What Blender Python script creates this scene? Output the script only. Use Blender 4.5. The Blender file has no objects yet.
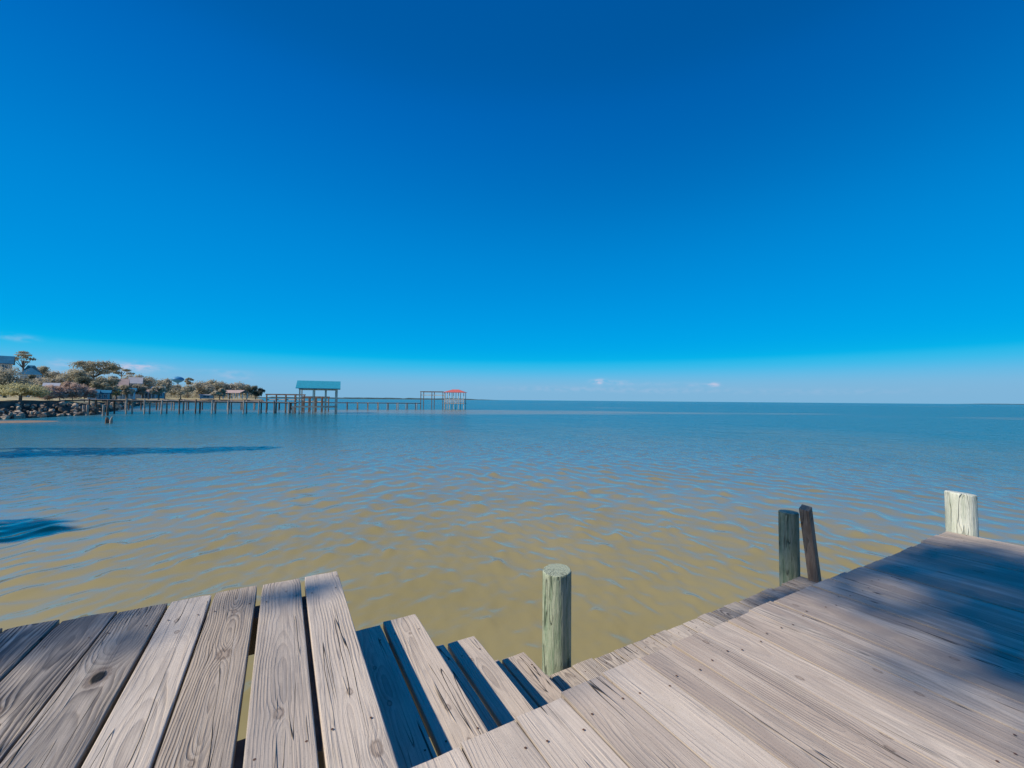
import bpy, math, random
import numpy as np
from mathutils import Vector, Matrix
random.seed(7)
RNG = np.random.default_rng(7)
sc = bpy.context.scene
col = sc.collection
PI = math.pi

# ------------------------------------------------------------------ camera
F = 407.0                       # focal length in pixels of a 1024 px wide frame
CAMZ = 2.6                      # camera height over the water
PITCH, ROLL, YAW = math.radians(2.26), 0.0085, math.radians(29.34)
cd = bpy.data.cameras.new('camera'); cam = bpy.data.objects.new('camera', cd); col.objects.link(cam)
cd.sensor_width = 36; cd.lens = F / 1024 * 36; cd.clip_start = 0.05; cd.clip_end = 200000
cam.matrix_world = Matrix.Translation((0, 0, CAMZ)) @ Matrix.Rotation(PI/2 + PITCH, 4, 'X') @ Matrix.Rotation(ROLL, 4, 'Z')
sc.camera = cam

# ------------------------------------------------------------------ sky and sun
SUN = Vector((-1.12, -0.54, 1.03)).normalized()        # direction towards the sun
w = bpy.data.worlds.new('World'); sc.world = w; w.use_nodes = True
nt = w.node_tree; bg = nt.nodes['Background']; L = nt.links.new
sky = nt.nodes.new('ShaderNodeTexSky'); sky.sky_type = 'NISHITA'; sky.sun_disc = False
sky.sun_elevation = math.asin(SUN.z); sky.sun_rotation = math.atan2(SUN.x, SUN.y)
sky.air_density = 1; sky.dust_density = .3; sky.ozone_density = 2

def wmath(op, a, b=None, c=None, tree=None, clamp=False):
    t = tree or nt
    n = t.nodes.new('ShaderNodeMath'); n.operation = op; n.use_clamp = clamp
    for i, v in enumerate((a, b, c)):
        if v is None: continue
        if isinstance(v, (int, float)): n.inputs[i].default_value = v
        else: t.links.new(v, n.inputs[i])
    return n.outputs[0]
tc = nt.nodes.new('ShaderNodeTexCoord'); sx = nt.nodes.new('ShaderNodeSeparateXYZ'); L(tc.outputs['Generated'], sx.inputs[0])
# the clear winter sky is as deep blue to the sides as straight ahead: read the sky model along one azimuth
zc_ = wmath('MAXIMUM', sx.outputs[2], .018)
hv = nt.nodes.new('ShaderNodeCombineXYZ'); hv.inputs[0].default_value = 0
L(wmath('SQRT', wmath('SUBTRACT', wmath('SUBTRACT', 1.0001, wmath('MULTIPLY', zc_, zc_)), wmath('MULTIPLY', wmath('MULTIPLY', sx.outputs[0], sx.outputs[0]), .45))), hv.inputs[1]); L(zc_, hv.inputs[2]); L(hv.outputs[0], sky.inputs['Vector'])
vs = nt.nodes.new('ShaderNodeVectorMath'); vs.operation = 'SCALE'; vs.inputs[3].default_value = .1
L(sky.outputs[0], vs.inputs[0])
cv = nt.nodes.new('ShaderNodeRGBCurve'); L(vs.outputs[0], cv.inputs['Color'])
cv.mapping.extend = 'HORIZONTAL'
CUR = [[(0, 0), (.10, .0), (.26, .0), (.39, .002), (.4247, .026), (.54, .127), (.62, .205), (1, .3)],
       [(0, 0), (.118, .094), (.13, .100), (.1515, .138), (.1876, .190), (.23, .236), (.313, .290), (.399, .338), (.51, .408), (.539, .440), (.569, .480), (.63, .50), (1, .6)],
       [(0, 0), (.224, .36), (.242, .375), (.2757, .500), (.329, .595), (.387, .67), (.482, .74), (.556, .785), (.615, .82), (1, .9)]]
for k, pts in enumerate(CUR):
    c = cv.mapping.curves[k]
    c.points[0].location = pts[0]; c.points[1].location = pts[-1]
    for p in pts[1:-1]: c.points.new(*p)
    for p in c.points: p.handle_type = 'AUTO_CLAMPED'
cv.mapping.update()
# a few small fair-weather clouds low over the bay, as part of the sky itself (by compass direction)
az = wmath('ARCTAN2', sx.outputs[0], sx.outputs[1]); el = wmath('ARCSINE', sx.outputs[2])
cmb = nt.nodes.new('ShaderNodeCombineXYZ'); L(az, cmb.inputs[0]); L(wmath('MULTIPLY', el, 2.2), cmb.inputs[1])
cn = nt.nodes.new('ShaderNodeTexNoise'); cn.inputs['Scale'].default_value = 55; cn.inputs['Detail'].default_value = 5; L(cmb.outputs[0], cn.inputs['Vector'])
def azel(x, y):
    hx = 400.3 + (x - 500) * .0083
    a = math.atan((x - 512) / F); return a, math.atan((hx - y) / F * math.cos(a))
CL = [(600, 382, 7, 2.2, 1.6), (622, 383, 12, 2.5, .35), (714, 385, 6, 1.9, 1.2), (695, 385, 10, 2, .3), (655, 384, 30, 2, .15), (15, 338, 16, 3, .35),
      (62, 364, 16, 4, .5), (128, 367, 26, 4.0, 1.1), (110, 370, 34, 5, .4), (234, 377, 16, 3, .42), (225, 372, 24, 2, .2), (150, 368, 20, 3, .3),
      (560, 389, 60, 2.5, .22), (660, 391, 70, 2.5, .22), (820, 392, 90, 3, .15), (60, 372, 60, 3, .25)]
cm = None
for (x, y, wx, wy, s) in CL:
    a, e = azel(x, y)
    da = wmath('DIVIDE', wmath('SUBTRACT', az, a), wx / F * math.cos(a) ** 2)
    de = wmath('DIVIDE', wmath('SUBTRACT', el, e), wy / F * math.cos(a))
    g = wmath('MULTIPLY', wmath('EXPONENT', wmath('MULTIPLY', wmath('ADD', wmath('POWER', da, 2.0), wmath('POWER', de, 2.0)), -1.0)), s)
    cm = g if cm is None else wmath('ADD', cm, g)
cov = wmath('MULTIPLY', wmath('MULTIPLY', wmath('SUBTRACT', cn.outputs[0], .36), 4.0, clamp=True), cm, clamp=True)
mx = nt.nodes.new('ShaderNodeMix'); mx.data_type = 'RGBA'
hz = nt.nodes.new('ShaderNodeMix'); hz.data_type = 'RGBA'; mr = nt.nodes.new('ShaderNodeMapRange'); mr.interpolation_type = 'SMOOTHSTEP'
L(el, mr.inputs[0]); mr.inputs[1].default_value = math.radians(4.6); mr.inputs[2].default_value = math.radians(.6); mr.inputs[3].default_value = 0; mr.inputs[4].default_value = .9
L(mr.outputs[0], hz.inputs['Factor']); L(cv.outputs[0], hz.inputs['A']); hz.inputs['B'].default_value = (.212, .456, .69, 1)
L(cov, mx.inputs['Factor']); L(hz.outputs['Result'], mx.inputs['A']); mx.inputs['B'].default_value = (.47, .56, .76, 1)
v2 = nt.nodes.new('ShaderNodeVectorMath'); v2.operation = 'SCALE'; v2.inputs[3].default_value = 10.0
dt = nt.nodes.new('ShaderNodeVectorMath'); dt.operation = 'DOT_PRODUCT'; L(tc.outputs['Generated'], dt.inputs[0]); dt.inputs[1].default_value = SUN
pw = wmath('POWER', wmath('DIVIDE', wmath('ADD', dt.outputs['Value'], .32), .42), 2.0)
mr2 = nt.nodes.new('ShaderNodeMapRange'); mr2.interpolation_type = 'SMOOTHSTEP'; L(el, mr2.inputs[0]); mr2.inputs[1].default_value = math.radians(8); mr2.inputs[2].default_value = math.radians(36)
belt = wmath('SUBTRACT', 1.0, wmath('MULTIPLY', wmath('MULTIPLY', wmath('EXPONENT', wmath('MULTIPLY', pw, -1.0)), mr2.outputs[0]), .16))
v3 = nt.nodes.new('ShaderNodeVectorMath'); v3.operation = 'SCALE'; L(mx.outputs['Result'], v3.inputs[0]); L(belt, v3.inputs[3])
L(v3.outputs[0], v2.inputs[0]); L(v2.outputs[0], bg.inputs[0]); bg.inputs[1].default_value = .1

sl = bpy.data.lights.new('sun', 'SUN'); so = bpy.data.objects.new('sun', sl); col.objects.link(so)
sl.energy = 5.0; sl.angle = math.radians(.6); sl.color = (1, .90, .75)
so.rotation_euler = SUN.to_track_quat('Z', 'Y').to_euler(); so.location = (-20, -20, 30)
sc.view_settings.view_transform = 'Standard'; sc.view_settings.look = 'None'
sc.view_settings.exposure = 0; sc.view_settings.gamma = 1
sc.render.engine = 'CYCLES'
sc.cycles.max_bounces = 6; sc.cycles.transparent_max_bounces = 8

# ------------------------------------------------------------------ helpers
CY, SY = math.cos(YAW), math.sin(YAW)
def D(u, v, h=0.0):
    """dock coordinates (u outwards along the planks, v along the dock, h below eye level) -> world"""
    return (-SY * u + CY * v, CY * u + SY * v, CAMZ - h)
def hor(x): return 400.3 + (x - 500) * .0083
def P(px, d): return (px - 512) / F * d                    # world X of pixel column px at distance d
def ZZ(px, y, d): return CAMZ + (hor(px) - y) / F * d       # world Z of pixel row y at distance d

def tag(o, label=None, cat=None, group=None, kind=None):
    if label: o['label'] = label
    if cat: o['category'] = cat
    if group: o['group'] = group
    if kind: o['kind'] = kind
    return o
def empty(name, loc=(0, 0, 0), rz=0, label=None, cat=None, group=None):
    o = bpy.data.objects.new(name, None); col.objects.link(o); o.location = loc; o.rotation_euler = (0, 0, rz)
    o.empty_display_size = .3
    return tag(o, label, cat, group)
class MB:
    """collects shapes, links them as ONE mesh object"""
    def __init__(s): s.v = []; s.f = []; s.m = []; s.at = {}; s.mi = 0
    def add(s, vs, fs, mi=None, **at):
        b = len(s.v); s.v += [tuple(p) for p in vs]; s.f += [tuple(i + b for i in f) for f in fs]
        s.m += [s.mi if mi is None else mi] * len(fs)
        for k, val in at.items():
            s.at.setdefault(k, [(0, 0, 0)] * b)
            s.at[k] += list(val) if isinstance(val, list) else [val] * len(vs)
        for k in s.at:
            if len(s.at[k]) < len(s.v): s.at[k] += [(0, 0, 0)] * (len(s.v) - len(s.at[k]))
    def box(s, c, d, R=None, mi=None):
        x, y, z = [q / 2 for q in d]
        vs = [Vector((a * x, b * y, e * z)) for a in (-1, 1) for b in (-1, 1) for e in (-1, 1)]
        if R is not None: vs = [R @ p for p in vs]
        vs = [p + Vector(c) for p in vs]
        s.add(vs, [(0, 1, 3, 2), (4, 6, 7, 5), (0, 4, 5, 1), (2, 3, 7, 6), (0, 2, 6, 4), (1, 5, 7, 3)], mi)
    def beam(s, a, b, wd, ht, mi=None):
        a = Vector(a); b = Vector(b); d = b - a; q = d.to_track_quat('X', 'Z')
        s.box((a + b) / 2, (d.length, wd, ht), q.to_matrix(), mi)
    def tube(s, pts, rs, n=8, cap=True, mi=None):
        pts = [Vector(p) for p in pts]; vs = []; fs = []
        for i, p in enumerate(pts):
            t = (pts[min(i + 1, len(pts) - 1)] - pts[max(i - 1, 0)]).normalized()
            x = t.orthogonal().normalized() if abs(t.z) < .9 else (Vector((1, 0, 0)) - t * t.x).normalized()
            y = t.cross(x)
            for k in range(n):
                a = 2 * PI * k / n; vs.append(p + (x * math.cos(a) + y * math.sin(a)) * rs[i])
        for i in range(len(pts) - 1):
            for k in range(n):
                k2 = (k + 1) % n; fs.append((i * n + k, i * n + k2, (i + 1) * n + k2, (i + 1) * n + k))
        if cap: fs.append(tuple(range(n - 1, -1, -1))); fs.append(tuple((len(pts) - 1) * n + k for k in range(n)))
        s.add(vs, fs, mi)
    def quads(s, V4):
        """V4: (n,4,3) numpy array of loose quads"""
        b = len(s.v); n = len(V4); s.v += [tuple(p) for p in V4.reshape(-1, 3).tolist()]
        s.f += [(b + 4*i, b + 4*i + 1, b + 4*i + 2, b + 4*i + 3) for i in range(n)]; s.m += [s.mi] * n
    def build(s, name, mats, parent=None, smooth=False):
        me = bpy.data.meshes.new(name); me.from_pydata(s.v, [], s.f)
        for m in (mats if isinstance(mats, (list, tuple)) else [mats]): me.materials.append(m)
        me.polygons.foreach_set('material_index', s.m)
        for k, val in s.at.items():
            a = me.attributes.new(k, 'FLOAT_VECTOR', 'POINT')
            a.data.foreach_set('vector', np.array(val, dtype=np.float32).ravel())
        if smooth: me.polygons.foreach_set('use_smooth', [True] * len(me.polygons))
        me.update()
        o = bpy.data.objects.new(name, me); col.objects.link(o)
        if parent is not None: o.parent = parent
        return o
def copy_tree(o, parent=None):
    c = o.copy(); col.objects.link(c); c.parent = parent
    for ch in list(o.children): copy_tree(ch, c)
    return c

# ------------------------------------------------------------------ materials
class NG:
    def __init__(s, name, rough=.8, spec=.3):
        s.m = bpy.data.materials.new(name); s.m.use_nodes = True; s.t = s.m.node_tree
        s.b = s.t.nodes['Principled BSDF']; s.b.inputs['Roughness'].default_value = rough
        s.b.inputs['Specular IOR Level'].default_value = spec
        s.b.inputs['Base Color'].default_value = (.3, .3, .3, 1)
    def n(s, t, **kw):
        n = s.t.nodes.new(t)
        for k, v in kw.items(): setattr(n, k, v)
        return n
    def l(s, a, b): s.t.links.new(a, b)
    def ma(s, op, a, b=None, c=None, clamp=False): return wmath(op, a, b, c, s.t, clamp)
    def attr(s, name): return s.n('ShaderNodeAttribute', attribute_name=name).outputs['Vector']
    def sep(s, v):
        n = s.n('ShaderNodeSeparateXYZ'); s.l(v, n.inputs[0]); return n.outputs
    def comb(s, x, y, z=0.0):
        n = s.n('ShaderNodeCombineXYZ')
        for i, v in enumerate((x, y, z)):
            if isinstance(v, (int, float)): n.inputs[i].default_value = v
            else: s.l(v, n.inputs[i])
        return n.outputs[0]
    def noise(s, v, scale=1, detail=3, rough=.5, dist=0):
        n = s.n('ShaderNodeTexNoise'); n.inputs['Scale'].default_value = scale; n.inputs['Detail'].default_value = detail
        n.inputs['Roughness'].default_value = rough; n.inputs['Distortion'].default_value = dist
        if v is not None: s.l(v, n.inputs['Vector'])
        return n.outputs[0]
    def smooth(s, x, a, b, lo=0., hi=1.):
        n = s.n('ShaderNodeMapRange', interpolation_type='SMOOTHSTEP'); s.l(x, n.inputs[0])
        for i, v in enumerate((a, b, lo, hi)): n.inputs[1 + i].default_value = v
        return n.outputs[0]
    def mix(s, f, a, b, mode='MIX'):
        n = s.n('ShaderNodeMix', data_type='RGBA', blend_type=mode)
        for k, v in (('Factor', f), ('A', a), ('B', b)):
            if isinstance(v, (int, float)): n.inputs[k].default_value = v
            elif isinstance(v, tuple): n.inputs[k].default_value = (*v, 1) if len(v) == 3 else v
            else: s.l(v, n.inputs[k])
        return n.outputs['Result']
    def color(s, c):
        if isinstance(c, tuple): s.b.inputs['Base Color'].default_value = (*c, 1)
        else: s.l(c, s.b.inputs['Base Color'])
    def bump(s, h, strength=.5, dist=.01):
        n = s.n('ShaderNodeBump'); n.inputs['Strength'].default_value = strength; n.inputs['Distance'].default_value = dist
        s.l(h, n.inputs['Height']); s.l(n.outputs[0], s.b.inputs['Normal'])
    def obj(s): return s.n('ShaderNodeTexCoord').outputs['Object']

def make_wood():
    """weathered pine: growth rings of a log cut into a board, bent round knots, with fibres and drying checks"""
    g = NG('weathered_pine', .82, .25)
    p, q, z = g.sep(g.attr('bp'))              # metres along, across, thickness
    r1, r2, r3 = g.sep(g.attr('br'))           # board randoms: seed, log centre depth, tone
    off = g.ma('MULTIPLY', r1, 37.0)
    po = g.ma('ADD', p, off)
    wob = g.noise(g.comb(g.ma('MULTIPLY', po, .9), off), 1, 2)
    wob2 = g.noise(g.comb(g.ma('MULTIPLY', po, 3.2), g.ma('MULTIPLY', q, 9.0), off), 1, 3)
    cz = g.ma('ADD', g.ma('MULTIPLY', r2, .09), g.ma('MULTIPLY', g.ma('SUBTRACT', wob, .5), .22))
    qq = g.ma('ADD', q, g.ma('MULTIPLY', g.ma('SUBTRACT', g.noise(g.comb(g.ma('MULTIPLY', po, .7), 7.7, off), 1, 2), .5), .09))
    zz = g.ma('SUBTRACT', z, cz)
    r = g.ma('SQRT', g.ma('ADD', g.ma('MULTIPLY', qq, qq), g.ma('MULTIPLY', zz, zz)))
    r = g.ma('ADD', r, g.ma('MULTIPLY', g.ma('SUBTRACT', wob2, .5), .022))
    kdark = None; kcol = None
    def knot(dp, dq, size, r):
        """one knot: a cone of rings standing in the board"""
        dp2 = g.ma('MULTIPLY', dp, .55)
        dd = g.ma('SQRT', g.ma('ADD', g.ma('MULTIPLY', dp2, dp2), g.ma('MULTIPLY', dq, dq)))
        x = g.ma('DIVIDE', dd, size)
        bell = g.ma('EXPONENT', g.ma('MULTIPLY', g.ma('POWER', g.ma('DIVIDE', x, 2.6), 1.5), -1.0))
        return g.ma('ADD', r, g.ma('MULTIPLY', g.ma('MULTIPLY', bell, size), 1.9)), x
    xs = []
    for nm in ('bk', 'bl'):
        kp, kq, ks = g.sep(g.attr(nm))
        r, x = knot(g.ma('SUBTRACT', p, kp), g.ma('SUBTRACT', q, kq), g.ma('MAXIMUM', ks, .0005), r)
        xs.append(x)
    # small scattered knots
    vo = g.n('ShaderNodeTexVoronoi', voronoi_dimensions='2D'); vo.inputs['Scale'].default_value = 1; vo.inputs['Randomness'].default_value = 1
    g.l(g.comb(g.ma('MULTIPLY', po, 1.9), g.ma('ADD', g.ma('MULTIPLY', q, 3.45), off)), vo.inputs['Vector'])
    dv = g.ma('DIVIDE', vo.outputs['Distance'], 3.45)
    gate = g.ma('GREATER_THAN', g.sep(vo.outputs['Color'])[0], .45)
    x3 = g.ma('ADD', g.ma('DIVIDE', dv, .0065), g.ma('MULTIPLY', g.ma('SUBTRACT', 1.0, gate), 50.0))
    r = g.ma('ADD', r, g.ma('MULTIPLY', g.ma('EXPONENT', g.ma('MULTIPLY', g.ma('DIVIDE', x3, 3.0), -1.0)), .020))
    xs.append(x3)
    x = g.ma('ADD', g.ma('MINIMUM', g.ma('MINIMUM', xs[0], xs[1]), xs[2]), g.ma('MULTIPLY', g.ma('SUBTRACT', g.noise(g.comb(g.ma('MULTIPLY', po, 60.0), g.ma('MULTIPLY', q, 160.0), off), 1, 3), .5), 1.3))
    # rings
    t = g.ma('MULTIPLY', r, g.ma('ADD', 72.0, g.ma('MULTIPLY', r3, 50.0)))
    fr = g.ma('FRACT', t)
    ring = g.ma('MULTIPLY', g.smooth(fr, .18, .85), g.smooth(fr, 1.0, .86))
    ringid = g.noise(g.comb(g.ma('MULTIPLY', g.ma('FLOOR', t), 1.37), off), 1, 0)
    patch = g.noise(g.comb(g.ma('MULTIPLY', po, 2.0), g.ma('MULTIPLY', q, 9.0), off), 1, 3)
    ringc = g.ma('MULTIPLY', ring, g.ma('ADD', .12, g.ma('MULTIPLY', g.smooth(patch, .30, .66), .86)))
    ringc = g.ma('MULTIPLY', ringc, g.smooth(ringid, .25, .7, .45, 1.))
    fib = g.noise(g.comb(g.ma('MULTIPLY', po, 5.0), g.ma('MULTIPLY', q, 420.0), g.ma('MULTIPLY', z, 300.0)), 1, 4, .65)
    fib2 = g.noise(g.comb(g.ma('MULTIPLY', po, 2.2), g.ma('MULTIPLY', q, 75.0), off), 1, 4, .6)
    # long thin drying checks, along the fibre
    ck = g.noise(g.comb(g.ma('MULTIPLY', po, 1.1), g.ma('MULTIPLY', g.ma('ADD', q, g.ma('MULTIPLY', wob2, .012)), 30.0), g.ma('ADD', off, 3.0)), 1, 1)
    ckl = g.smooth(g.ma('ABSOLUTE', g.ma('SUBTRACT', ck, .5)), .0, .016, 1., 0.)
    ckm = g.smooth(g.noise(g.comb(g.ma('MULTIPLY', po, 1.3), g.ma('MULTIPLY', q, 12.0), off), 1, 2), .52, .64)
    check = g.ma('MULTIPLY', ckl, ckm)
    dk_amt_, _, soft_ = g.sep(g.attr('bw')); ringc = g.ma('MINIMUM', g.ma('MULTIPLY', ringc, g.ma('ADD', 1.0, g.ma('MULTIPLY', dk_amt_, .7))), 1.0); ringc = g.ma('MULTIPLY', ringc, g.ma('SUBTRACT', 1.0, g.ma('MULTIPLY', soft_, .55)))
    # tone of each board (silver grey to brown grey)
    light = g.mix(g.smooth(r3, .0, 1.), (.66, .565, .46), (.53, .43, .33))
    light = g.mix(g.ma('MULTIPLY', g.smooth(patch, .45, .75), .45), light, (.50, .43, .35))
    dark = g.mix(g.sep(g.attr('bw'))[0], g.mix(r3, (.22, .18, .155), (.155, .11, .08)), (.055, .045, .04))
    c = g.mix(ringc, light, dark)
    c = g.mix(g.ma('MULTIPLY', g.smooth(fib, .42, .68), g.ma('SUBTRACT', .38, g.ma('MULTIPLY', g.sep(g.attr('bw'))[2], .12))), c, (.17, .145, .13))
    c = g.mix(g.ma('MULTIPLY', g.smooth(fib2, .52, .72), g.ma('SUBTRACT', .55, g.ma('MULTIPLY', soft_, .28))), c, (.19, .165, .155))
    c = g.mix(g.ma('MULTIPLY', g.smooth(fib2, .46, .28), .45), c, (.66, .59, .51))
    # darker streaky patches on some boards, per-board amount in the third knot attribute
    dk_amt, grn, soft = g.sep(g.attr('bw'))
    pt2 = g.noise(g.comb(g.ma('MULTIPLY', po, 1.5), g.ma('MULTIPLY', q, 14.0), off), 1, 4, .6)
    c = g.mix(g.ma('MULTIPLY', g.smooth(pt2, .34, .58), g.ma('MULTIPLY', dk_amt, g.ma('ADD', .72, g.ma('MULTIPLY', soft, .18)))), c, g.mix(soft, (.115, .105, .10), (.19, .135, .11)))
    edge = g.smooth(g.ma('ABSOLUTE', q), .086, .0935)
    c = g.mix(g.ma('MULTIPLY', g.ma('MULTIPLY', edge, grn), g.smooth(pt2, .42, .6)), c, (.30, .29, .16))
    c = g.mix(g.smooth(g.ma('ABSOLUTE', q), .0885, .0925, 0, .8), c, (.14, .12, .10))
    c = g.mix(g.ma('MULTIPLY', soft_, .36), c, (.78, .645, .515)); c = g.mix(g.ma('MULTIPLY', soft_, g.ma('MULTIPLY', r3, .27)), c, (.28, .22, .19))
    st = g.noise(g.comb(g.ma('MULTIPLY', po, 3.5), g.ma('MULTIPLY', q, 11.0), g.ma('ADD', off, 9.0)), 1, 5, .65)
    c = g.mix(g.smooth(st, .50, .68, 0, .28), c, (.24, .21, .19))
    c = g.mix(g.smooth(st, .42, .30, 0, .35), c, (.50, .41, .30))
    grit = g.noise(g.comb(g.ma('MULTIPLY', po, 160.0), g.ma('MULTIPLY', q, 420.0), off), 1, 2, .6)
    c = g.mix(g.smooth(grit, .60, .74, 0, .5), c, (.12, .10, .09))
    # knots: dark ring and brown heart
    c = g.mix(g.ma('MULTIPLY', g.ma('MULTIPLY', g.smooth(x, 1.7, 1.1), g.smooth(x, .55, .95)), .6), c, (.15, .105, .08))
    c = g.mix(g.ma('MULTIPLY', g.smooth(x, .9, .6), .38), c, (.27, .185, .13))
    kh = g.ma('GREATER_THAN', g.sep(g.attr('bk'))[2], .0185)
    hole = g.ma('MULTIPLY', g.smooth(g.ma('ADD', xs[0], g.ma('MULTIPLY', g.ma('SUBTRACT', fib2, .5), .9)), 1.0, .6), kh)
    c = g.mix(hole, c, (.02, .018, .016))
    c = g.mix(check, c, (.035, .03, .028))
    g.color(c)
    h = g.ma('ADD', g.ma('MULTIPLY', ringc, .5), g.ma('MULTIPLY', fib, -.35))
    h = g.ma('SUBTRACT', h, g.ma('MULTIPLY', check, 2.2)); h = g.ma('SUBTRACT', h, g.ma('MULTIPLY', hole, 4.0))
    h = g.ma('SUBTRACT', h, g.ma('MULTIPLY', g.smooth(fib2, .5, .8), .5))
    g.bump(h, 1., .0032)
    return g.m
WOOD = make_wood()
def make_pile(name, a, b, dk, ck=.6):
    g = NG(name, .85, .2); o = g.obj(); x, y, z = g.sep(o)
    v = g.comb(g.ma('MULTIPLY', x, 38.0), g.ma('MULTIPLY', y, 38.0), g.ma('MULTIPLY', z, 3.5))
    n1 = g.noise(v, 1, 5, .65); n2 = g.noise(g.comb(g.ma('MULTIPLY', x, 110.0), g.ma('MULTIPLY', y, 110.0), g.ma('MULTIPLY', z, 9.0)), 1, 4, .6)
    n3 = g.noise(o, 5, 3)
    c = g.mix(g.smooth(n1, .36, .64), a, b)
    c = g.mix(g.smooth(n3, .5, .75, 0, .5), c, dk)
    c = g.mix(g.ma('MULTIPLY', g.smooth(n2, .55, .72), .75), c, dk)
    ckn = g.noise(g.comb(g.ma('MULTIPLY', x, 16.0), g.ma('MULTIPLY', y, 16.0), g.ma('MULTIPLY', z, 1.6)), 1, 2)
    crack = g.ma('MULTIPLY', g.smooth(g.ma('ABSOLUTE', g.ma('SUBTRACT', ckn, .5)), 0., .018, 1., 0.), g.smooth(n3, .42, .55))
    c = g.mix(g.ma('MULTIPLY', crack, ck), c, tuple(q * .35 for q in dk))
    geo = g.n('ShaderNodeNewGeometry'); nz = g.sep(geo.outputs['True Normal'])[2]
    top = g.ma('GREATER_THAN', nz, .7)
    rr = g.ma('SQRT', g.ma('ADD', g.ma('MULTIPLY', x, x), g.ma('MULTIPLY', y, y)))
    rings = g.smooth(g.ma('FRACT', g.ma('ADD', g.ma('MULTIPLY', rr, 120.0), g.ma('MULTIPLY', n3, 3.0))), .4, .9)
    tc_ = g.mix(g.ma('MULTIPLY', rings, .5), tuple(q * 1.12 for q in b), dk)
    tc_ = g.mix(g.smooth(n2, .5, .7, 0, .5), tc_, dk)
    c = g.mix(top, c, tc_)
    g.color(c); g.bump(g.ma('SUBTRACT', g.ma('ADD', g.ma('MULTIPLY', n1, .8), g.ma('MULTIPLY', n2, -.8)), crack), 1, .009)
    return g.m
PILE = make_pile('treated_pile', (.20, .27, .185), (.38, .42, .315), (.10, .13, .08))
PALEPILE = make_pile('bleached_pile', (.55, .58, .47), (.70, .71, .61), (.38, .42, .31), .15)
BROWNPOST = make_pile('brown_post_wood', (.25, .17, .12), (.38, .28, .21), (.09, .065, .05))
def plain(name, c, rough=.8, var=.25, scale=3., spec=.3, stretch=(1, 1, 1)):
    g = NG(name, rough, spec); x, y, z = g.sep(g.obj())
    n = g.noise(g.comb(g.ma('MULTIPLY', x, stretch[0] * 1.0), g.ma('MULTIPLY', y, stretch[1] * 1.0), g.ma('MULTIPLY', z, stretch[2] * 1.0)), scale, 4, .6)
    g.color(g.mix(g.smooth(n, .3, .7), tuple(q * (1 - var) for q in c), tuple(min(1, q * (1 + var)) for q in c)))
    return g.m
FRAMEWOOD = plain('frame_wood', (.16, .13, .105), .85, .35, 6)
PIERWOOD = plain('pier_wood', (.40, .32, .26), .85, .3, 2)
DARKWOOD = plain('wet_dark_wood', (.15, .10, .075), .8, .4, 2)
WALKW = plain('walkway_boards', (.52, .41, .35), .85, .2, 2)
GREYCON = plain('seawall_concrete', (.085, .095, .09), .85, .3, 1.5)
NAIL = plain('rusty_steel', (.12, .06, .035), .6, .3, 30)

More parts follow.
